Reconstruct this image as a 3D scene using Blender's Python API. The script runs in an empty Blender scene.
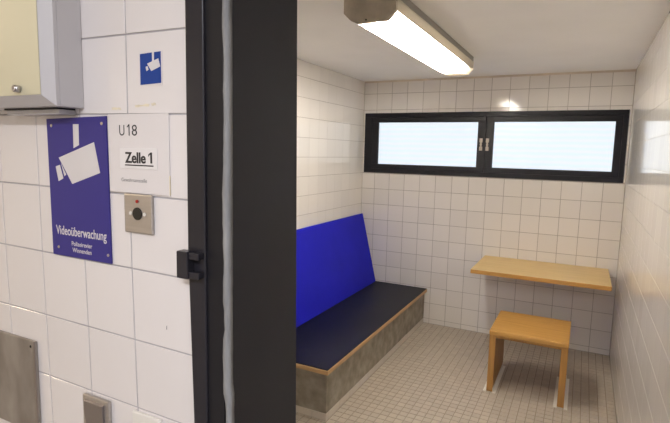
import bpy, bmesh, math, random
from mathutils import Vector, Matrix

random.seed(4)
S = bpy.context.scene
COL = S.collection

# ------------------------------------------------------------------ camera, world, lights, exposure
cam_d = bpy.data.cameras.new('camera')
cam_d.sensor_fit = 'HORIZONTAL'
cam_d.sensor_width = 36.0
cam_d.lens = 493.304 * 36.0 / 670.0
cam_d.clip_start = 0.01
cam = bpy.data.objects.new('camera', cam_d)
COL.objects.link(cam)
RM = ((0.89221232, 0.4510208, 0.0231821), (0.07505339, -0.0974623, -0.9924052), (-0.44533601, 0.88717605, -0.12080771))
M = Matrix.Identity(4)
for i in range(3):
    M[i][0] = RM[0][i]
    M[i][1] = -RM[1][i]
    M[i][2] = -RM[2][i]
M[0][3], M[1][3], M[2][3] = -0.29042, -4.44262, 1.59515
cam.matrix_world = M
S.camera = cam

world = bpy.data.worlds.new('world')
S.world = world
world.use_nodes = True
world.node_tree.nodes['Background'].inputs[0].default_value = (0.75, 0.85, 1.0, 1)
world.node_tree.nodes['Background'].inputs[1].default_value = 0.6

def area(name, loc, target, sx, sy, power, color):
    d = bpy.data.lights.new(name, 'AREA')
    d.shape = 'RECTANGLE'
    d.size, d.size_y, d.energy, d.color = sx, sy, power, color
    o = bpy.data.objects.new(name, d)
    COL.objects.link(o)
    o.location = loc
    o.rotation_euler = (Vector(target) - Vector(loc)).to_track_quat('-Z', 'Y').to_euler()
    return o

# corridor ceiling lamps (behind and beside the camera) and the warm lamp at the far left end of the corridor
area('corridor_lamp_light', (-0.2, -5.25, 2.44), (-0.2, -5.15, 0), 1.2, 0.25, 44, (0.915, 0.94, 1.03))
area('corridor_end_lamp_light', (-3.6, -4.75, 2.44), (-3.6, -4.75, 0), 0.25, 1.0, 34, (1.0, 0.82, 0.56))
LAMP_STRENGTH = 240.0
LAMP_COLOR = (1.0, 0.953, 0.885)
WINDOW_STRENGTH = 0.93

S.view_settings.view_transform = 'Standard'
S.view_settings.look = 'None'
S.view_settings.exposure = 0.0
S.view_settings.gamma = 1.0
S.view_settings.use_curve_mapping = False
S.cycles.use_denoising = True
S.cycles.max_bounces = 10
S.cycles.diffuse_bounces = 6
S.cycles.transparent_max_bounces = 12
S.cycles.caustics_reflective = False
S.cycles.sample_clamp_indirect = 6.0

# ------------------------------------------------------------------ helpers
def srgb(r, g, b):
    f = lambda c: (c / 255 / 12.92) if c / 255 <= 0.04045 else ((c / 255 + 0.055) / 1.055) ** 2.4
    return (f(r), f(g), f(b), 1.0)

def mat(name, color, rough=0.5, metal=0.0, var=0.0, vscale=8.0, bump=0.0, bscale=60.0, island=0.0, spec=0.5,
        color2=None, stretch=None, detail=4.0, emit=0.0, ecol=None):
    m = bpy.data.materials.new(name)
    m.use_nodes = True
    nt = m.node_tree
    b = nt.nodes['Principled BSDF']
    b.inputs['Base Color'].default_value = color
    b.inputs['Roughness'].default_value = rough
    b.inputs['Metallic'].default_value = metal
    b.inputs['Specular IOR Level'].default_value = spec
    if emit:
        b.inputs['Emission Color'].default_value = ecol or color
        b.inputs['Emission Strength'].default_value = emit
    tc = nt.nodes.new('ShaderNodeTexCoord')
    mp = nt.nodes.new('ShaderNodeMapping')
    nt.links.new(tc.outputs['Object'], mp.inputs[0])
    if stretch:
        mp.inputs['Scale'].default_value = stretch
    src = None
    if var or color2:
        n = nt.nodes.new('ShaderNodeTexNoise')
        n.inputs['Scale'].default_value = vscale
        n.inputs['Detail'].default_value = detail
        nt.links.new(mp.outputs[0], n.inputs['Vector'])
        r = nt.nodes.new('ShaderNodeValToRGB')
        r.color_ramp.elements[0].position = 0.3
        r.color_ramp.elements[1].position = 0.7
        c2 = color2 or tuple(min(1, c * (1 + var)) for c in color[:3]) + (1,)
        c1 = color if color2 else tuple(c * (1 - var) for c in color[:3]) + (1,)
        r.color_ramp.elements[0].color = c1
        r.color_ramp.elements[1].color = c2
        nt.links.new(n.outputs['Fac'], r.inputs[0])
        src = r.outputs[0]
    if island:
        g = nt.nodes.new('ShaderNodeNewGeometry')
        mr = nt.nodes.new('ShaderNodeMapRange')
        mr.inputs['To Min'].default_value = 1 - island
        mr.inputs['To Max'].default_value = 1 + island
        nt.links.new(g.outputs['Random Per Island'], mr.inputs['Value'])
        hs = nt.nodes.new('ShaderNodeHueSaturation')
        hs.inputs['Color'].default_value = color
        if src:
            nt.links.new(src, hs.inputs['Color'])
        nt.links.new(mr.outputs[0], hs.inputs['Value'])
        src = hs.outputs[0]
    if src:
        nt.links.new(src, b.inputs['Base Color'])
    if bump:
        n2 = nt.nodes.new('ShaderNodeTexNoise')
        n2.inputs['Scale'].default_value = bscale
        n2.inputs['Detail'].default_value = 3
        nt.links.new(mp.outputs[0], n2.inputs['Vector'])
        bp = nt.nodes.new('ShaderNodeBump')
        bp.inputs['Strength'].default_value = bump
        bp.inputs['Distance'].default_value = 0.002
        nt.links.new(n2.outputs['Fac'], bp.inputs['Height'])
        nt.links.new(bp.outputs[0], b.inputs['Normal'])
    return m

MT = {}
MT['tile_cell'] = mat('glazed_cream_tile', (0.80, 0.765, 0.72, 1), 0.085, spec=0.4, island=0.03, bump=0.06, bscale=9)
MT['tile_hall'] = mat('glazed_white_tile', (0.74, 0.70, 0.685, 1), 0.13, island=0.015, bump=0.05, bscale=9)
MT['grout_cell'] = mat('grey_brown_grout', (0.41, 0.37, 0.335, 1), 0.9, var=0.15, vscale=5)
MT['grout_hall'] = mat('grey_grout', (0.42, 0.40, 0.41, 1), 0.9, var=0.1, vscale=5)
MT['mosaic'] = mat('matt_beige_mosaic', (0.465, 0.405, 0.33, 1), 0.38, island=0.06, var=0.06, vscale=1.5)
MT['mosaic_grout'] = mat('mosaic_grout', (0.30, 0.255, 0.20, 1), 0.9)
MT['plaster'] = mat('painted_ceiling', (0.88, 0.865, 0.84, 1), 0.8, var=0.03, vscale=2, bump=0.1, bscale=90)
MT['hall_wall'] = mat('hall_paint', (0.70, 0.68, 0.65, 1), 0.7, var=0.03, vscale=2)
MT['hall_floor'] = mat('hall_floor', (0.33, 0.30, 0.27, 1), 0.4, var=0.1, vscale=3)
MT['frame'] = mat('dark_frame_paint', (0.0220, 0.0205, 0.0260, 1), 0.27, spec=0.35, var=0.12, vscale=6, bump=0.08, bscale=120)
MT['frame_in'] = mat('dark_inner_frame_paint', (0.0115, 0.0110, 0.0140, 1), 0.42, spec=0.3, var=0.1, vscale=6)
MT['reveal'] = mat('dark_reveal_paint', (0.0165, 0.0168, 0.0215, 1), 0.5, spec=0.3, var=0.10, vscale=5)
MT['sealant'] = mat('grey_sealant', (0.19, 0.19, 0.195, 1), 0.7, color2=(0.32, 0.32, 0.32, 1), vscale=40, stretch=(1, 1, 0.25), bump=0.5, bscale=150)
MT['window'] = mat('anthracite_window_paint', (0.009, 0.009, 0.0120, 1), 0.4, spec=0.2)
MT['latch'] = mat('dull_brass', (0.46, 0.41, 0.35, 1), 0.4, 0.6)
MT['vinyl_blue'] = mat('blue_vinyl', (0.012, 0.013, 0.37, 1), 0.5, spec=0.08, var=0.06, vscale=5, bump=0.05, bscale=200)
MT['vinyl_navy'] = mat('navy_black_vinyl', (0.0065, 0.0070, 0.0120, 1), 0.4, spec=0.12, var=0.1, vscale=4)
MT['concrete'] = mat('raw_concrete', (0.20, 0.175, 0.135, 1), 0.85, color2=(0.36, 0.325, 0.265, 1), vscale=13, detail=10, bump=0.5, bscale=40)
MT['base_tile'] = mat('base_tile', (0.66, 0.60, 0.53, 1), 0.25, island=0.03)
MT['ply'] = mat('plywood_edge', (0.52, 0.33, 0.16, 1), 0.5, var=0.2, vscale=30, stretch=(0.2, 0.2, 4))
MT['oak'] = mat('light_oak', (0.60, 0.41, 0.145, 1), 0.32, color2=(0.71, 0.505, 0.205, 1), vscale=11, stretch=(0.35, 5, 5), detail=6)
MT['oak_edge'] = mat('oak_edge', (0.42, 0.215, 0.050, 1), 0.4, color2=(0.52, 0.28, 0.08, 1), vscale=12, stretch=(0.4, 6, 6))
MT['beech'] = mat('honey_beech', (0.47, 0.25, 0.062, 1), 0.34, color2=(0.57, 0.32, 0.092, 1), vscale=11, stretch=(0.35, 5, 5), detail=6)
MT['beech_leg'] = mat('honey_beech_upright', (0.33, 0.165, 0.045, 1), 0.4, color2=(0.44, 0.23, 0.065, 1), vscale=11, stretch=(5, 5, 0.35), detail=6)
MT['trim_white'] = mat('white_angle_trim', (0.84, 0.81, 0.74, 1), 0.35)
MT['cab_grey'] = mat('light_grey_enamel', (0.50, 0.48, 0.485, 1), 0.4, bump=0.03, bscale=60)
MT['cab_front'] = mat('warm_light_tinted_enamel', (0.60, 0.56, 0.40, 1), 0.42)  # yellow painted in for warm corridor light reflected on the cabinet door
MT['cab_dark'] = mat('painted_gap_shade', (0.02, 0.02, 0.025, 1), 0.6)
MT['chrome'] = mat('worn_chrome', (0.55, 0.53, 0.52, 1), 0.3, 1.0)
MT['steel'] = mat('brushed_steel', (0.50, 0.46, 0.43, 1), 0.38, 0.75, var=0.06, vscale=12, stretch=(1, 1, 14))
MT['steel_dark'] = mat('dark_steel', (0.34, 0.31, 0.31, 1), 0.35, 0.85)
MT['steel_plate'] = mat('scuffed_steel_plate', (0.21, 0.18, 0.155, 1), 0.5, 0.35, color2=(0.36, 0.325, 0.29, 1), vscale=9, stretch=(1.6, 1, 0.8), detail=5)
MT['sign_blue'] = mat('sign_blue', (0.046, 0.037, 0.215, 1), 0.4, spec=0.2)
MT['sticker_blue'] = mat('sticker_blue', (0.010, 0.048, 0.26, 1), 0.4, spec=0.2)
MT['sign_white'] = mat('print_white', (0.66, 0.63, 0.63, 1), 0.45)
MT['paper'] = mat('white_card', (0.72, 0.68, 0.67, 1), 0.35)
MT['paper2'] = mat('white_label', (0.76, 0.73, 0.72, 1), 0.45)
MT['ink'] = mat('black_print', (0.018, 0.016, 0.018, 1), 0.5)
MT['ink_grey'] = mat('grey_print', (0.18, 0.17, 0.175, 1), 0.5)
MT['black'] = mat('black_plastic', (0.008, 0.008, 0.009, 1), 0.25)
MT['red'] = mat('red_lens', (0.35, 0.02, 0.015, 1), 0.25)
MT['white_plastic'] = mat('white_plastic', (0.74, 0.71, 0.66, 1), 0.3)
MT['lamp_body'] = mat('grey_lamp_housing', (0.48, 0.42, 0.33, 1), 0.6, var=0.2, vscale=14, detail=6)
MT['lamp_tray'] = mat('lamp_tray_metal', (0.26, 0.245, 0.22, 1), 0.5)
MT['residue'] = mat('yellow_tape_residue', (0.70, 0.63, 0.48, 1), 0.6, var=0.1, vscale=60)
MT['caulk'] = mat('beige_caulk', (0.66, 0.58, 0.48, 1), 0.7, var=0.15, vscale=6)

def lamp_cover_mat():
    m = bpy.data.materials.new('clear_prismatic_cover')
    m.use_nodes = True
    nt = m.node_tree
    nt.nodes.clear()
    o = nt.nodes.new('ShaderNodeOutputMaterial')
    t = nt.nodes.new('ShaderNodeBsdfTransparent')
    t.inputs[0].default_value = (0.97, 0.96, 0.94, 1)
    d = nt.nodes.new('ShaderNodeBsdfTranslucent')
    d.inputs[0].default_value = (0.95, 0.92, 0.86, 1)
    mx = nt.nodes.new('ShaderNodeMixShader')
    mx.inputs[0].default_value = 0.70
    nt.links.new(t.outputs[0], mx.inputs[1])
    nt.links.new(d.outputs[0], mx.inputs[2])
    nt.links.new(mx.outputs[0], o.inputs[0])
    return m
MT['cover'] = lamp_cover_mat()
MT['cover_end'] = lamp_cover_mat()  # darker copy of the cover, paints the weaker glow past the tube ends
MT['cover_end'].name = 'dimmed_glow_cover_end'
for n_ in MT['cover_end'].node_tree.nodes:
    if n_.type == 'BSDF_TRANSLUCENT':
        n_.inputs[0].default_value = (0.62, 0.56, 0.44, 1)
    if n_.type == 'BSDF_TRANSPARENT':
        n_.inputs[0].default_value = (0.60, 0.55, 0.46, 1)
    if n_.type == 'MIX_SHADER':
        n_.inputs[0].default_value = 0.85
MT['reflector'] = mat('white_reflector', (0.85, 0.80, 0.70, 1), 0.4)
MT['side_opaque'] = mat('yellowed_cover_rim', (0.58, 0.53, 0.44, 1), 0.45)
def rim_mat():
    m = bpy.data.materials.new('yellowed_translucent_rim')
    m.use_nodes = True
    nt = m.node_tree
    nt.nodes.clear()
    o = nt.nodes.new('ShaderNodeOutputMaterial')
    a = nt.nodes.new('ShaderNodeBsdfDiffuse')
    a.inputs[0].default_value = (0.62, 0.57, 0.48, 1)
    d = nt.nodes.new('ShaderNodeBsdfTranslucent')
    d.inputs[0].default_value = (0.60, 0.57, 0.50, 1)
    mx = nt.nodes.new('ShaderNodeMixShader')
    mx.inputs[0].default_value = 0.20
    nt.links.new(a.outputs[0], mx.inputs[1])
    nt.links.new(d.outputs[0], mx.inputs[2])
    nt.links.new(mx.outputs[0], o.inputs[0])
    return m
MT['side_plastic'] = rim_mat()
MT['tube'] = mat('lit_tube', (1, 1, 1, 1), 0.5, emit=LAMP_STRENGTH, ecol=LAMP_COLOR + (1,))

def pane_mat():
    m = mat('frosted_daylit_glass', (0.5, 0.53, 0.55, 1), 0.3)
    nt = m.node_tree
    b = nt.nodes['Principled BSDF']
    tc = nt.nodes.new('ShaderNodeTexCoord')
    w = nt.nodes.new('ShaderNodeTexWave')
    w.bands_direction = 'Z'
    w.inputs['Scale'].default_value = 7.0
    w.inputs['Distortion'].default_value = 1.5
    nt.links.new(tc.outputs['Object'], w.inputs['Vector'])
    r = nt.nodes.new('ShaderNodeValToRGB')
    r.color_ramp.elements[0].color = (0.79, 0.90, 1.0, 1)
    r.color_ramp.elements[1].color = (0.87, 0.945, 1.0, 1)
    nt.links.new(w.outputs['Fac'], r.inputs[0])
    nt.links.new(r.outputs[0], b.inputs['Emission Color'])
    b.inputs['Emission Strength'].default_value = WINDOW_STRENGTH
    b.inputs['Base Color'].default_value = (0.12, 0.13, 0.14, 1)
    return m
MT['pane'] = pane_mat()

class MB:
    def __init__(s):
        s.bm = bmesh.new()
    def box(s, a, b, bev=0.0, mi=0, seg=2):
        x0, x1 = sorted((a[0], b[0])); y0, y1 = sorted((a[1], b[1])); z0, z1 = sorted((a[2], b[2]))
        v = [s.bm.verts.new(p) for p in ((x0,y0,z0),(x1,y0,z0),(x1,y1,z0),(x0,y1,z0),(x0,y0,z1),(x1,y0,z1),(x1,y1,z1),(x0,y1,z1))]
        fs = [s.bm.faces.new([v[i] for i in q]) for q in ((3,2,1,0),(4,5,6,7),(0,1,5,4),(1,2,6,5),(2,3,7,6),(3,0,4,7))]
        for f in fs:
            f.material_index = mi
        if bev:
            es = {e for f in fs for e in f.edges}
            r = bmesh.ops.bevel(s.bm, geom=list(es), offset=bev, segments=seg, profile=0.5, affect='EDGES')
            for f in r['faces']:
                f.material_index = mi
        return s
    def prism(s, poly, axis, t0, t1, bev=0.0, seg=2):
        """poly = 2D outline; axis 'y': points are (x,z); axis 'x': (y,z); axis 'z': (x,y)"""
        def P(p, t):
            return {'y': (p[0], t, p[1]), 'x': (t, p[0], p[1]), 'z': (p[0], p[1], t)}[axis]
        a = [s.bm.verts.new(P(p, t0)) for p in poly]
        b = [s.bm.verts.new(P(p, t1)) for p in poly]
        n = len(poly)
        fs = [s.bm.faces.new(a), s.bm.faces.new(b[::-1])]
        for i in range(n):
            fs.append(s.bm.faces.new((a[i], b[i], b[(i+1) % n], a[(i+1) % n])))
        bmesh.ops.recalc_face_normals(s.bm, faces=fs)
        if bev:
            es = {e for f in fs for e in f.edges}
            bmesh.ops.bevel(s.bm, geom=list(es), offset=bev, segments=seg, profile=0.5, affect='EDGES')
        return s
    def cyl(s, c, r, axis, t0, t1, n=24, r2=None):
        r2 = r if r2 is None else r2
        def P(k, rr, t):
            a = 2 * math.pi * k / n
            u, w = rr * math.cos(a), rr * math.sin(a)
            return {'y': (c[0]+u, t, c[1]+w), 'x': (t, c[0]+u, c[1]+w), 'z': (c[0]+u, c[1]+w, t)}[axis]
        a = [s.bm.verts.new(P(k, r, t0)) for k in range(n)]
        b = [s.bm.verts.new(P(k, r2, t1)) for k in range(n)]
        fs = [s.bm.faces.new(a), s.bm.faces.new(b[::-1])]
        for i in range(n):
            f = s.bm.faces.new((a[i], b[i], b[(i+1) % n], a[(i+1) % n]))
            f.smooth = True
            fs.append(f)
        bmesh.ops.recalc_face_normals(s.bm, faces=fs)
        return s
    def build(s, name, mats, parent=None, loc=None):
        me = bpy.data.meshes.new(name)
        s.bm.to_mesh(me)
        s.bm.free()
        for m in (mats if isinstance(mats, (list, tuple)) else [mats]):
            me.materials.append(MT[m])
        o = bpy.data.objects.new(name, me)
        COL.objects.link(o)
        if parent:
            o.parent = parent
            o.matrix_parent_inverse = Matrix.Translation(parent.matrix_basis.translation).inverted()
        return o

def thing(name, label, cat, loc, group=None):
    o = bpy.data.objects.new(name, None)
    o.empty_display_size = 0.05
    COL.objects.link(o)
    o.location = loc
    o['label'] = label
    o['category'] = cat
    if group:
        o['group'] = group
    return o

def fix_sub(child, parent_part):
    """sub-part: meshes are modelled in world space, so cancel every ancestor's offset"""
    child.parent = parent_part
    child.matrix_parent_inverse = Matrix.Identity(4)
def structure(o):
    o['kind'] = 'structure'
    return o

def subtract(rects, hole):
    out = []
    hx0, hz0, hx1, hz1 = hole
    for (x0, z0, x1, z1) in rects:
        if hx1 <= x0 or hx0 >= x1 or hz1 <= z0 or hz0 >= z1:
            out.append((x0, z0, x1, z1)); continue
        if hz0 > z0: out.append((x0, z0, x1, hz0))
        if hz1 < z1: out.append((x0, hz1, x1, z1))
        a, b = max(z0, hz0), min(z1, hz1)
        if hx0 > x0: out.append((x0, a, hx0, b))
        if hx1 < x1: out.append((hx1, a, x1, b))
    return out

def tiles(mb, us, vs, place, gap, holes=(), depth=0.0022, bev=0.0012, mi=1, gap_v=None):
    """tiles on a plane; place(u, v, h) -> point, h = height above the grout"""
    bm = mb.bm
    gv = gap if gap_v is None else gap_v
    for i in range(len(us) - 1):
        for j in range(len(vs) - 1):
            rs = [(us[i] + gap/2, vs[j] + gv/2, us[i+1] - gap/2, vs[j+1] - gv/2)]
            for h in holes:
                rs = subtract(rs, h)
            for (a, b, c, d) in rs:
                if c - a < 0.006 or d - b < 0.006:
                    continue
                lo = [bm.verts.new(place(u, v, -0.001)) for u, v in ((a,b),(c,b),(c,d),(a,d))]
                mid = [bm.verts.new(place(u, v, depth - bev)) for u, v in ((a,b),(c,b),(c,d),(a,d))]
                hi = [bm.verts.new(place(u, v, depth)) for u, v in ((a+bev,b+bev),(c-bev,b+bev),(c-bev,d-bev),(a+bev,d-bev))]
                fs = [bm.faces.new(hi)]
                for k in range(4):
                    n = (k + 1) % 4
                    fs.append(bm.faces.new((lo[k], lo[n], mid[n], mid[k])))
                    fs.append(bm.faces.new((mid[k], mid[n], hi[n], hi[k])))
                for f in fs:
                    f.material_index = mi
                if (Vector(place(a, b, 1)) - Vector(place(a, b, 0))).dot(fs[0].normal if fs[0].normal.length else Vector((0,0,0))) < 0:
                    pass
                bmesh.ops.recalc_face_normals(bm, faces=fs)
                fs[0].normal_update()
                if (Vector(place(a, b, 1)) - Vector(place(a, b, 0))).dot(fs[0].normal) < 0:
                    bmesh.ops.reverse_faces(bm, faces=fs)

def slab(mb, rect, holes, place, thick, mi=0):
    rs = [rect]
    for h in holes:
        rs = subtract(rs, h)
    for (a, b, c, d) in rs:
        p, q = place(a, b, 0), place(c, d, -thick)
        mb.box(p, q, mi=mi)

_cap = {}
def text(name, body, x0, z0, width, cap, y, m, parent, weight=0.0, rot=0.0, double=0.0):
    """flat lettering facing -y: left edge x0, baseline z0, overall width, capital height"""
    cu = bpy.data.curves.new(name, 'FONT')
    cu.body = body
    cu.size = 1.0
    cu.offset = weight
    cu.extrude = 0.01
    to = bpy.data.objects.new(name, cu)
    COL.objects.link(to)
    dg = bpy.context.evaluated_depsgraph_get()
    me = bpy.data.meshes.new_from_object(to.evaluated_get(dg))
    bpy.data.objects.remove(to)
    bpy.data.curves.remove(cu)
    xs = [v.co.x for v in me.vertices]
    sx = width / (max(xs) - min(xs))
    xm = min(xs)
    sz = cap / 0.73
    for v in me.vertices:
        u, w, e = (v.co.x - xm) * sx, v.co.y * sz, v.co.z
        v.co = (x0 + u, y - e * 0.03, z0 + w + u * math.tan(rot))
    if double:
        b2 = bmesh.new()
        b2.from_mesh(me)
        g = bmesh.ops.duplicate(b2, geom=b2.verts[:] + b2.edges[:] + b2.faces[:])
        bmesh.ops.translate(b2, verts=[q for q in g['geom'] if isinstance(q, bmesh.types.BMVert)], vec=(double, -0.00004, 0))
        b2.to_mesh(me)
        b2.free()
    me.materials.clear()
    me.materials.append(MT[m])
    o = bpy.data.objects.new(name, me)
    COL.objects.link(o)
    if parent:
        o.parent = parent
        o.matrix_parent_inverse = Matrix.Translation(parent.matrix_basis.translation).inverted()
    return o

def figure_one(x1, z0, cap, stem, flag, y, m, parent):
    pts = [(x1 - stem, z0), (x1, z0), (x1, z0 + cap), (x1 - stem * 0.75, z0 + cap), (x1 - stem - flag, z0 + cap * 0.80),
           (x1 - stem - flag, z0 + cap * 0.80 - stem * 0.9), (x1 - stem, z0 + cap * 0.84)]
    o = MB().prism(pts, 'y', y - 0.0003, y + 0.0001).build('lettering', m)
    fix = parent
    o.parent = fix
    o.matrix_parent_inverse = fix.matrix_world.inverted() if False else Matrix.Translation(-fix.matrix_basis.translation)
    return o

# ------------------------------------------------------------------ dimensions
WL = -2.231          # left cell wall
YI = -3.500          # inner face of the cell's front wall
YW = -3.7226         # tiled corridor face of the front wall
ZC = 2.265           # cell ceiling
P = 0.15
ZR0 = 14.307 * P     # height of the tile line called row 0
D = 0.0022           # tile relief

rows = sorted({ZR0 - k * P for k in range(0, 15)} | {0.0, ZC})
cols_back = sorted({-k * P for k in range(0, 15)} | {WL})
cols_side = sorted({-k * P for k in range(0, 24)} | {YI})

# ------------------------------------------------------------------ structure
WIN = (-2.215, 1.402, -0.016, 1.966)
mb = MB()
slab(mb, (WL - 0.15, -0.1, 0.15, ZC + 0.1), [WIN], lambda u, v, h: (u, -h + D, v), 0.25)
tiles(mb, cols_back, rows, lambda u, v, h: (u, -h + D, v), 0.0040, [WIN], bev=0.0005)
structure(mb.build('wall_back', ['grout_cell', 'tile_cell']))

mb = MB()
slab(mb, (YI, -0.1, 0.0, ZC + 0.1), [], lambda u, v, h: (WL + h - D, u, v), 0.15)
tiles(mb, cols_side, rows, lambda u, v, h: (WL + h - D, u, v), 0.0010, bev=0.0003, gap_v=0.0030)
structure(mb.build('wall_left', ['grout_cell', 'tile_cell']))

mb = MB()
slab(mb, (YI, -0.1, 0.0, ZC + 0.1), [], lambda u, v, h: (-h + D, u, v), 0.15)
tiles(mb, cols_side, rows, lambda u, v, h: (-h + D, u, v), 0.0006, bev=0.0003, gap_v=0.0014)
structure(mb.build('wall_right', ['grout_cell', 'tile_cell']))

# front wall of the cell = tiled corridor wall with the door opening
DOOR = (-0.935, -0.2, -0.012, 2.06)
hc = [-1.574 - 0.15 * k for k in range(24, 0, -1)] + [-1.578, -1.431, -1.279, -1.1295, -0.940, -0.827, -0.677, -0.527, -0.377, -0.227, -0.077, 0.073]
hc += [0.073 + 0.15 * k for k in range(1, 12)]
hr = [0.0] + [1.031 - 0.156 * k for k in range(6, 0, -1)] + [1.031, 1.185, 1.341, 1.498, 1.662, 1.819, 1.976, 2.133, 2.29, 2.447, 2.5]
TILE_HOLE = (-0.950, -0.2, 0.03, 2.10)
mb = MB()
slab(mb, (hc[0], -0.1, hc[-1], 2.6), [DOOR], lambda u, v, h: (u, YW + D - h, v), YI - YW - D)
tiles(mb, hc, hr, lambda u, v, h: (u + 0.021 * max(0.0, 1.35 - v), YW + D - h, v - 0.010 * (max(-2.2, min(0, u)) + 1.28)), 0.0034, [TILE_HOLE], bev=0.0006)
wf = structure(mb.build('wall_front', ['grout_hall', 'tile_hall']))
# adhesive residue left on the tiles under the sticker, small chip
mb = MB()
for (x0, x1, z) in ((-1.107, -1.068, 1.676), (-1.062, -1.050, 1.678), (-1.175, -1.148, 1.671)):
    pts = []
    for k in range(9):
        pts.append((x0 + (x1 - x0) * k / 8, z + random.uniform(0.002, 0.0045)))
    for k in range(8, -1, -1):
        pts.append((x0 + (x1 - x0) * k / 8, z - random.uniform(0.0, 0.0025)))
    mb.prism(pts, 'y', YW - 0.0004, YW + 0.0005)
mb.build('adhesive_residue', 'residue', wf)

MB().prism([(-1.0335, 1.2235), (-1.0315, 1.2240), (-1.0312, 1.2325), (-1.0330, 1.2310)], 'y', YW - 0.0002, YW + 0.0005).build('chip', 'ink_grey', wf)

mb = MB().box((WL - 0.15, YI, ZC), (0.15, 0.25, ZC + 0.15))
structure(mb.build('ceiling', 'plaster'))
# beige sealant bead between ceiling and back wall
structure(MB().prism([(0.0, ZC), (-0.006, ZC), (-0.004, ZC - 0.008), (0.0, ZC - 0.016)], 'x', WL, 0.0).build('trim_1', 'caulk'))

mb = MB()
mb.box((WL - 0.15, YI - 0.14, -0.12), (0.15, 0.25, -D))
fx = [-k * 0.0500 for k in range(44, -1, -1)]
fx = [WL] + fx
fy = [-k * 0.0500 for k in range(69, -1, -1)]
fy = [YI - 0.02] + fy
tiles(mb, fx, fy, lambda u, v, h: (u, v, h - D), 0.0046, bev=0.0006)
structure(mb.build('floor', ['mosaic_grout', 'mosaic']))

# corridor shell
structure(MB().box((-5.2, -5.75, -0.12), (1.8, YI - 0.141, -D)).build('floor.001', 'hall_floor'))
structure(MB().box((-5.2, -5.75, 2.5), (1.8, YW - 0.001, 2.6)).build('ceiling.001', 'plaster'))
structure(MB().box((-5.2, -5.85, -0.1), (1.8, -5.7505, 2.6)).build('wall_rear', 'hall_wall'))
structure(MB().box((-5.3, -5.75, -0.1), (-5.2005, YW - 0.001, 2.6)).build('wall_corridor_left', 'hall_wall'))
structure(MB().box((1.8005, -5.75, -0.1), (1.9, YW - 0.001, 2.6)).build('wall_corridor_right', 'hall_wall'))

# ------------------------------------------------------------------ door frame
def door_frame():
    e = bpy.data.objects.new('door_1', None)
    COL.objects.link(e)
    e.location = (-0.88, YW, 0)
    e['kind'] = 'structure'
    y0 = YW - 0.010
    mb = MB()
    mb.prism([(-0.9535, 0), (-0.9155, 0), (-0.9200, 1.35), (-0.9200, 2.115), (-0.9640, 2.115), (-0.9640, 1.40), (-0.9535, 1.04)], 'y', y0, YW + 0.03, 0.0036, 10)
    mb.box((0.0, y0, 0), (0.04, YW + 0.03, 2.115), 0.0012)
    mb.box((-0.920, y0, 2.073), (0.0, YW + 0.03, 2.115), 0.0012)
    mb.build('outer_frame', 'frame', e)
    mb = MB()
    mb.box((-0.9205, YW - 0.004, 0), (-0.8800, YW + 0.03, 2.07), 0.001)
    mb.box((-0.048, YW - 0.004, 0), (-0.0005, YW + 0.03, 2.07), 0.001)
    mb.box((-0.8815, YW - 0.004, 2.03), (-0.048, YW + 0.03, 2.07), 0.001)
    mb.build('frame_face', 'frame_in', e)
    # ragged grey sealant bead
    random.seed(11)
    mb = MB()
    bm = mb.bm
    N = 110
    ringp = []
    lap = 0.0
    for k in range(N + 1):
        z = 2.03 * k / N
        lap = 0.8 * lap + random.uniform(-0.0014, 0.0014)
        left = -0.8812 + lap + (0.004 if z < 1.115 else 0.0) + (0.002 if 1.24 < z < 1.30 else 0)
        right = -0.868 + random.uniform(-0.0005, 0.0005) + (0.003 if 1.05 < z < 1.135 else 0.0)
        yy = YW - 0.0055
        ringp.append([bm.verts.new(p) for p in ((left, yy + 0.004, z), (left + 0.002, yy - 0.0006, z), ((left+right)/2, yy - 0.002, z),
                                                (right - 0.001, yy - 0.0005, z), (right + 0.0006, yy + 0.012, z), (left + 0.004, yy + 0.012, z))])
    fs = []
    for k in range(N):
        for i in range(6):
            j = (i + 1) % 6
            fs.append(bm.faces.new((ringp[k][i], ringp[k][j], ringp[k+1][j], ringp[k+1][i])))
    fs.append(bm.faces.new(ringp[0][::-1])); fs.append(bm.faces.new(ringp[N]))
    bmesh.ops.recalc_face_normals(bm, faces=bm.faces[:])
    for f in fs:
        f.smooth = True
    mb.build('sealant_strip', 'sealant', e)
    # deep reveal lining
    mb = MB()
    mb.prism([(YW + 0.0065, 0), (-3.457, 0), (-3.4975, 2.03), (YW + 0.0065, 2.03)], 'x', -0.905, -0.868, 0.001)
    mb.box((-0.052, YW + 0.0065, 0), (-0.014, -3.498, 2.03), 0.001)
    mb.box((-0.905, YW + 0.0065, 2.03), (-0.014, -3.498, 2.058), 0.001)
    mb.build('reveal_lining', 'reveal', e)
    # bolt keeper welded to the frame
    k = MB()
    k.box((-0.974, YW - 0.030, 1.3475), (-0.9465, YW - 0.0095, 1.4005), 0.0022)
    kp = k.build('bolt_keeper', 'frame', e)
    a = MB()
    for z in (1.3855, 1.3485):
        a.box((-0.951, YW - 0.026, z), (-0.922, YW - 0.0095, z + 0.0135), 0.002)
    fix_sub(a.build('lug', 'frame'), kp)
    return e
door_frame()

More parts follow.
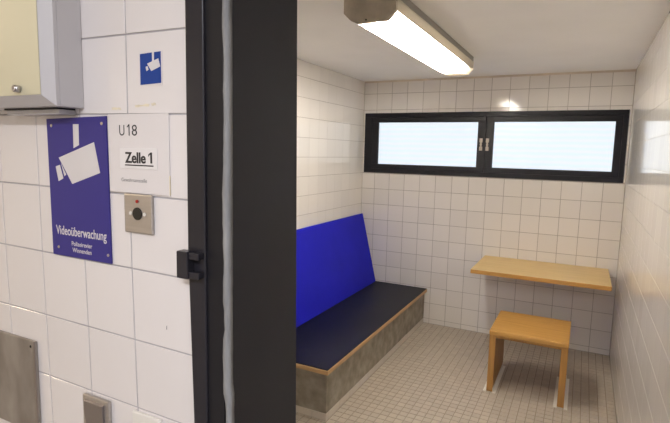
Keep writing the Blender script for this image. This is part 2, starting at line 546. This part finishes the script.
# ------------------------------------------------------------------ window
def window():
    e = bpy.data.objects.new('window_1', None)
    COL.objects.link(e)
    e.location = (-1.1, 0, WIN[1])
    e['kind'] = 'structure'
    x0, z0, x1, z1 = WIN
    mb = MB()
    t = 0.040
    ya, yb = -0.006, 0.09
    mb.box((x0, ya, z1 - t), (x1, yb, z1), 0.002)
    mb.box((x0, ya, z0), (x1, yb, z0 + t), 0.002)
    mb.box((x0, ya, z0 + t), (x0 + 0.075, yb, z1 - t), 0.002)
    mb.box((x1 - 0.036, ya, z0 + t), (x1, yb, z1 - t), 0.002)
    mb.build('window_frame', 'window', e)
    for (a, b, pa, pb) in ((x0 + 0.0755, -1.0785, -2.077, -1.147), (-1.0765, x1 - 0.0365, -1.012, -0.102)):
        mb = MB()
        zz0, zz1, pz0, pz1 = z0 + t + 0.0005, z1 - t - 0.0005, 1.487, 1.878
        for r in subtract([(a, zz0, b, zz1)], (pa, pz0, pb, pz1)):
            mb.box((r[0], 0.0, r[1]), (r[2], 0.07, r[3]), 0.0015)
        sash = mb.build('sash', 'window', e)
        p = MB().box((pa - 0.006, 0.022, pz0 - 0.006), (pb + 0.006, 0.030, pz1 + 0.006)).build('pane', 'pane')
        fix_sub(p, sash)
        lx = -1.114 if a < -1.5 else -1.0605
        l = MB()
        l.box((lx - 0.0135, -0.007, 1.702), (lx + 0.0135, 0.001, 1.738), 0.002)
        l.box((lx - 0.0135, -0.007, 1.632), (lx + 0.0135, 0.001, 1.666), 0.002)
        l.box((lx - 0.007, -0.005, 1.664), (lx + 0.007, 0.001, 1.704), 0.001)
        l.cyl((lx, 1.684), 0.0095, 'y', -0.010, 0.0)
        lo = l.build('latch', 'latch')
        fix_sub(lo, sash)
    return e
window()

# ------------------------------------------------------------------ ceiling light
t = thing('ceiling_light', 'long fluorescent batten light with grey octagonal end cap fixed to the cell ceiling', 'light', (-1.146, -1.66, ZC))
LX, LH = -1.146, 0.115
def lamp_profile(h, top, drop):
    return [(LX - h, top), (LX - h, drop + 0.046), (LX - h + 0.034, drop + 0.014), (LX - h + 0.064, drop),
            (LX + h - 0.034, drop + 0.002), (LX + h, drop + 0.038), (LX + h, top)]
MB().prism(lamp_profile(LH + 0.004, ZC - 0.0005, 2.137), 'y', -2.465, -2.440, 0.003).build('end_cap', 'lamp_body', t)
MB().box((LX - LH + 0.003, -2.44, 2.231), (LX + LH - 0.001, -0.885, ZC - 0.0005), 0.003).build('housing', 'lamp_tray', t)
# rim of the cover (two long sides and the far end), open shell of the clear cover, reflector and tubes
mb = MB()
for sx in (-1, 1):
    mb.box((LX + sx * (LH - 0.0035), -2.44, 2.179), (LX + sx * LH, -0.884, 2.231), 0.001)
mb.box((LX - LH + 0.004, -0.8875, 2.179), (LX + LH - 0.004, -0.884, 2.231))
mb.build('cover_rim', 'side_plastic', t)
mb = MB()
bm = mb.bm
pr = lamp_profile(LH - 0.001, 0, 2.139)[1:6]
A = [bm.verts.new((x, -2.44, z)) for x, z in pr]
B = [bm.verts.new((x, -1.00, z)) for x, z in pr]
Cc = [bm.verts.new((x, -0.886, z + 0.002)) for x, z in pr]
for i in range(4):
    bm.faces.new((A[i], A[i+1], B[i+1], B[i]))
    bm.faces.new((B[i], B[i+1], Cc[i+1], Cc[i])).material_index = 1
bm.faces.new(Cc).material_index = 1
mb.build('cover', ['cover', 'cover_end'], t)
mb = MB()
mb.box((LX - LH + 0.005, -2.439, 2.222), (LX + LH - 0.005, -0.889, 2.230))
mb.build('reflector', 'reflector', t)
for dx in (-0.042, 0.042):
    MB().cyl((LX + dx, 2.186), 0.013, 'y', -2.425, -1.075).build('tube', 'tube', t)
for dx in (-0.042, 0.042):
    MB().box((LX + dx - 0.013, -1.0745, 2.165), (LX + dx + 0.013, -1.050, 2.222), 0.002).build('lamp_holder', 'white_plastic', t)
MB().cyl((LX - 0.012, 2.1475), 0.0035, 'y', -2.4675, -2.464).build('screw', 'black', t)

# ------------------------------------------------------------------ bench
BX, BY = -1.552, -1.985
t = thing('bench', 'low concrete wall bench with a black seat pad on a plywood board', 'bench', (-1.9, -1.0, 0))
mb = MB()
mb.box((WL + 0.001, BY, 0.047), (BX, -0.001, 0.296), 0.004)
# chipped lower arris
mb.build('plinth', 'concrete', t)
mb = MB()
mb.box((WL + 0.001, BY + 0.003, 0.0), (BX - 0.002, -0.001, 0.046))
yy = sorted([BY + 0.001] + [-0.15 * k for k in range(0, 14) if -0.15 * k > BY + 0.01])
tiles(mb, yy, [0.0, 0.047], lambda u, v, h: (BX - 0.002 + h, u, v), 0.003)
tiles(mb, [WL, -2.10, -1.95, -1.80, -1.65, BX], [0.0, 0.047], lambda u, v, h: (u, BY + 0.003 - h, v), 0.003)
mb.build('tiled_base', ['grout_cell', 'base_tile'], t)
MB().box((WL + 0.001, BY - 0.032, 0.303), (-1.530, -0.001, 0.3295), 0.002).build('seat_board', 'ply', t)
MB().box((WL + 0.001, BY - 0.028, 0.3295), (-1.5335, -0.001, 0.335), 0.0025).build('seat_pad', 'vinyl_navy', t)

# back cushion leaning against the left wall
def cushion():
    n0, n1 = Vector((-2.042, 0.336)), Vector((-2.203, 1.0))     # front face bottom, top (x, z)
    d = (n1 - n0).normalized()
    nrm = Vector((-d.y, d.x))
    th = 0.024
    poly = [tuple(n0), tuple(n1), tuple(n1 + nrm * th), tuple(n0 + nrm * th + Vector((0.0, 0.0)))]
    # keep the foot flat on the seat
    poly[3] = (n0.x - th * 1.02, 0.336)
    mb = MB()
    mb.prism(poly, 'y', -1.96, -0.022)
    bmesh.ops.bevel(mb.bm, geom=mb.bm.edges[:], offset=0.006, segments=3, profile=0.5, affect='EDGES')
    o = mb.build('back_cushion', 'vinyl_blue')
    for f in o.data.polygons:
        f.use_smooth = False
    return o
c = cushion()
c['label'] = 'blue vinyl back cushion leaning on the left wall above the black seat pad'
c['category'] = 'cushion'

# ------------------------------------------------------------------ wall table
t = thing('wall_table', 'light oak table top fixed to the back wall above the stool', 'table', (-0.55, 0, 0.0))
mb = MB()
mb.box((-1.023, -0.618, 0.682), (-0.062, -0.0015, 0.713), 0.0018)
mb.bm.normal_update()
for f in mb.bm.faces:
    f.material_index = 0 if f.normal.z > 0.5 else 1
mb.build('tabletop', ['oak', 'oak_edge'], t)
for x in (-0.93, -0.155):
    MB().prism([(-0.0015, 0.6815), (-0.26, 0.6815), (-0.26, 0.655), (-0.022, 0.555), (-0.0015, 0.545)], 'x', x - 0.012, x + 0.012, 0.001).build('bracket', 'trim_white', t)

# ------------------------------------------------------------------ stool
t = thing('stool', 'low honey coloured wooden stool with slab legs screwed to the mosaic floor', 'stool', (-0.53, -0.91, 0))
SX0, SX1, SY0, SY1, SZ = -0.779, -0.295, -1.122, -0.632, 0.430
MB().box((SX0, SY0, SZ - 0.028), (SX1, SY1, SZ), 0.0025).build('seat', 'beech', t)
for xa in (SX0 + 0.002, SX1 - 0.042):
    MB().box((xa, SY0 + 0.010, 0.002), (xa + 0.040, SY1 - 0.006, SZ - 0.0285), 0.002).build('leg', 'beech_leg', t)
    mb = MB()
    for s, xe in ((-1, xa - 0.0005), (1, xa + 0.0405)):
        mb.box((xe, SY0 - 0.006, 0.0005), (xe + s * 0.021, SY1 - 0.010, 0.006), 0.001)
        mb.box((xe, SY0 + 0.002, 0.0055), (xe + s * 0.003, SY1 - 0.010, 0.030))
    mb.build('floor_angle', 'trim_white', t)
MB().box((SX0 + 0.0425, SY0 + 0.014, SZ - 0.050), (SX1 - 0.0425, SY0 + 0.032, SZ - 0.0285), 0.001).build('rail', 'beech_leg', t)

# ------------------------------------------------------------------ wall cabinet in the corridor
t = thing('wall_cabinet', 'light grey metal wall cabinet with a door coloured as if warmly lit above the blue camera sign', 'cabinet', (-1.6, YW, 1.67))
CX0, CX1, CZ0, CZ1 = -1.95, -1.260, 1.674, 2.35
MB().box((CX0, -3.778, CZ0), (CX1, YW - 0.0005, CZ1), 0.002).build('body', 'cab_grey', t)
mb = MB()
bm = mb.bm
ins = 0.021
o_ = [bm.verts.new((x, y, z)) for (y, q) in ((-3.7785, 0), (-3.786, 0), (-3.803, ins)) for (x, z) in
      ((CX0 + q, CZ0 + q), (CX1 - q, CZ0 + q), (CX1 - q, CZ1 - q), (CX0 + q, CZ1 - q))]
for r_ in range(2):
    for i in range(4):
        j = (i + 1) % 4
        bm.faces.new((o_[4*r_+i], o_[4*r_+j], o_[4*r_+4+j], o_[4*r_+4+i]))
bm.faces.new(o_[8:12])
bm.faces.new(o_[0:4][::-1])
bmesh.ops.recalc_face_normals(bm, faces=bm.faces[:])
dr = mb.build('door', 'cab_grey', t)
p = MB().box((CX0 + ins + 0.001, -3.8045, CZ0 + ins + 0.001), (CX1 - ins - 0.001, -3.8032, CZ1 - ins - 0.001), 0.0005).build('door_panel', 'cab_front')
fix_sub(p, dr)
p['label'] = 'door panel coloured as if warmly lit'
mb = MB()
mb.cyl((-1.350, 1.7085), 0.0075, 'y', -3.816, -3.8046, 28)
mb.cyl((-1.350, 1.7085), 0.0058, 'y', -3.8185, -3.8160, 28, 0.0072)
mb.box((-1.3512, -3.8195, 1.7045), (-1.3488, -3.8186, 1.7125))
lk = mb.build('lock', 'chrome')
fix_sub(lk, dr)
MB().box((-1.475, -3.766, 1.6705), (-1.290, YW - 0.0005, 1.6738)).build('bottom_gap_shade', 'cab_dark', t)  # solid dark slab standing in for the shade in the slit
MB().box((-1.472, -3.762, 1.6600), (-1.288, YW - 0.0005, 1.6703), 0.001).build('bottom_plate', 'cab_grey', t)

# ------------------------------------------------------------------ signs
yS = YW - 0.0045
t = thing('warning_sign', 'large blue plate with white camera pictogram reading Videoüberwachung screwed to white tiles', 'sign', (-1.286, YW, 1.5))
MB().prism([(-1.3855, 1.653), (-1.1895, 1.6575), (-1.1865, 1.343), (-1.3825, 1.343)], 'y', yS, YW - 0.0005, 0.0006).build('plate', 'sign_blue', t)
mb = MB()
for poly in ([(-1.294, 1.641), (-1.2755, 1.641), (-1.2765, 1.596), (-1.295, 1.589)],
             [(-1.347, 1.567), (-1.228, 1.603), (-1.212, 1.538), (-1.304, 1.510)],
             [(-1.359, 1.547), (-1.344, 1.551), (-1.334, 1.521), (-1.351, 1.514)],
             [(-1.340, 1.5545), (-1.3235, 1.530), (-1.330, 1.526)]):
    mb.prism(poly, 'y', yS - 0.0004, yS + 0.0001)
mb.build('camera_pictogram', 'sign_white', t)
text('lettering', 'Videoüberwachung', -1.3675, 1.3925, 0.169, 0.0215, yS, 'sign_white', t, 0.008)
text('lettering', 'Polizeirevier', -1.3145, 1.370, 0.0685, 0.0105, yS, 'sign_white', t, 0.006)
text('lettering', 'Winnenden', -1.3125, 1.3555, 0.0635, 0.0105, yS, 'sign_white', t, 0.006)
for (x, z) in ((-1.368, 1.638), (-1.202, 1.642), (-1.361, 1.362), (-1.195, 1.361)):
    MB().cyl((x, z), 0.0032, 'y', yS - 0.0012, yS + 0.0001, 14, 0.0036).build('screw', 'chrome', t)

yT = YW - 0.0012
t = thing('camera_sticker', 'small square blue sticker with white camera on the tile above the cell name card', 'sticker', (-1.06, YW, 1.747))
MB().box((-1.0925, yT + 0.0002, 1.7155), (-1.0305, YW - 0.0003, 1.7805)).build('backing', 'sign_white', t)
MB().prism([(-1.0895, 1.7765), (-1.0335, 1.7785), (-1.0335, 1.719), (-1.0895, 1.717)], 'y', yT, yT + 0.0006).build('film', 'sticker_blue', t)
mb = MB()
for poly in ([(-1.0565, 1.7775), (-1.051, 1.7778), (-1.0515, 1.762), (-1.0565, 1.760)],
             [(-1.070, 1.757), (-1.040, 1.7655), (-1.0352, 1.750), (-1.059, 1.7425)],
             [(-1.0742, 1.7512), (-1.0692, 1.7525), (-1.0662, 1.7455), (-1.0722, 1.7428)]):
    mb.prism(poly, 'y', yT - 0.0003, yT + 0.0002)
mb.build('camera_pictogram', 'sign_white', t)

t = thing('name_card', 'white card on the tiles reading U 18 and Zelle 1 beside the blue plate', 'sign', (-1.1, YW, 1.58))
yN = YW - 0.0030
MB().box((-1.1845, yN, 1.5005), (-1.0145, YW - 0.0004, 1.661), 0.0006).build('card', 'paper', t)
MB().box((-1.0150, yN - 0.0003, 1.5015), (-1.0135, YW - 0.0004, 1.540)).build('worn_edge', 'residue', t)
text('lettering', 'U', -1.1515, 1.6175, 0.0150, 0.0230, yN, 'ink', t, -0.004)
figure_one(-1.1215, 1.6175, 0.0230, 0.0027, 0.0045, yN, 'ink', t)
text('lettering', '8', -1.1150, 1.6175, 0.0145, 0.0230, yN, 'ink', t, -0.004)
lb = MB().box((-1.1505, yN - 0.0012, 1.5505), (-1.0455, yN - 0.0001, 1.5930), 0.0004).build('label_strip', 'paper2', t)
zt = text('lettering', 'Zelle', -1.1355, 1.5628, 0.0580, 0.0222, yN - 0.0012, 'ink', None, 0.022, double=0.0009)
figure_one(-1.0588, 1.5628, 0.0218, 0.0050, 0.0055, yN - 0.0012, 'ink', lb)
fix_sub(zt, lb)
ul = MB().box((-1.1360, yN - 0.0015, 1.5565), (-1.0555, yN - 0.0011, 1.5590)).build('underline', 'ink')
fix_sub(ul, lb)
text('lettering', 'Gewahrsamszelle', -1.149, 1.5235, 0.073, 0.0078, yN, 'ink_grey', t, 0.0)

# ------------------------------------------------------------------ intercom, switch, socket, plate
t = thing('intercom_panel', 'square steel call panel with round black lens under the cell name card', 'intercom', (-1.1, YW, 1.459))
MB().box((-1.1405, YW - 0.0065, 1.418), (-1.0595, YW - 0.0004, 1.4995), 0.003).build('plate', 'steel', t)
yI = YW - 0.0065
MB().cyl((-1.1005, 1.459), 0.0128, 'y', yI - 0.002, yI + 0.0002, 32, 0.0132).build('lens', 'black', t)
MB().cyl((-1.1005, 1.4845), 0.0034, 'y', yI - 0.0022, yI + 0.0002, 20).build('indicator_lamp', 'red', t)
for x in (-1.1205, -1.0810):
    MB().cyl((x, 1.459), 0.0036, 'y', yI - 0.0016, yI + 0.0002, 16, 0.0042).build('screw', 'white_plastic', t)

t = thing('light_switch', 'metal framed rocker switch low on the white tiles left of the white socket', 'switch', (-1.248, YW, 0.98))
MB().box((-1.292, YW - 0.010, 0.938), (-1.205, YW - 0.0004, 1.024), 0.0025).build('frame', 'steel', t)
mb = MB()
mb.prism([(YW - 0.0105, 0.948), (YW - 0.0150, 0.982), (YW - 0.0165, 1.013), (YW - 0.009, 1.0145), (YW - 0.009, 0.947)], 'x', -1.281, -1.218, 0.001)
mb.build('rocker', 'steel_dark', t)

t = thing('wall_socket', 'white plastic wall socket low on the tiles beside the door frame', 'socket', (-1.09, YW, 0.985))
MB().box((-1.131, YW - 0.009, 0.942), (-1.048, YW - 0.0004, 1.0245), 0.003).build('frame', 'white_plastic', t)
mb = MB()
mb.cyl((-1.0895, 0.983), 0.026, 'y', YW - 0.0135, YW - 0.0088, 36)
bmesh.ops.bevel(mb.bm, geom=[e_ for e_ in mb.bm.edges if len(e_.link_faces) == 2 and e_.calc_face_angle(0) > 1.0], offset=0.001, segments=2, affect='EDGES')
mb.build('insert', 'white_plastic', t)
mb = MB()
for dz in (-0.0095, 0.0095):
    mb.cyl((-1.0895, 0.983 + dz), 0.0026, 'y', YW - 0.0139, YW - 0.0132, 14)
mb.build('contact_hole', 'black', t)

t = thing('cover_plate', 'scuffed steel cover plate screwed to the corridor tiles at lower left', 'plate', (-1.62, YW, 0.99))
mb = MB()
mb.box((-1.80, YW - 0.007, 0.866), (-1.4665, YW - 0.0004, 1.1125), 0.0018)
mb.build('sheet', 'steel_plate', t)
MB().box((-1.4745, YW - 0.0082, 0.866), (-1.4662, YW - 0.0069, 1.1125), 0.0005).build('edge_fold', 'steel_dark', t)
for (x, z) in ((-1.485, 1.097), (-1.485, 0.882), (-1.78, 1.097), (-1.78, 0.882)):
    MB().cyl((x, z), 0.0032, 'y', YW - 0.0078, YW - 0.0069, 14).build('screw', 'black', t)
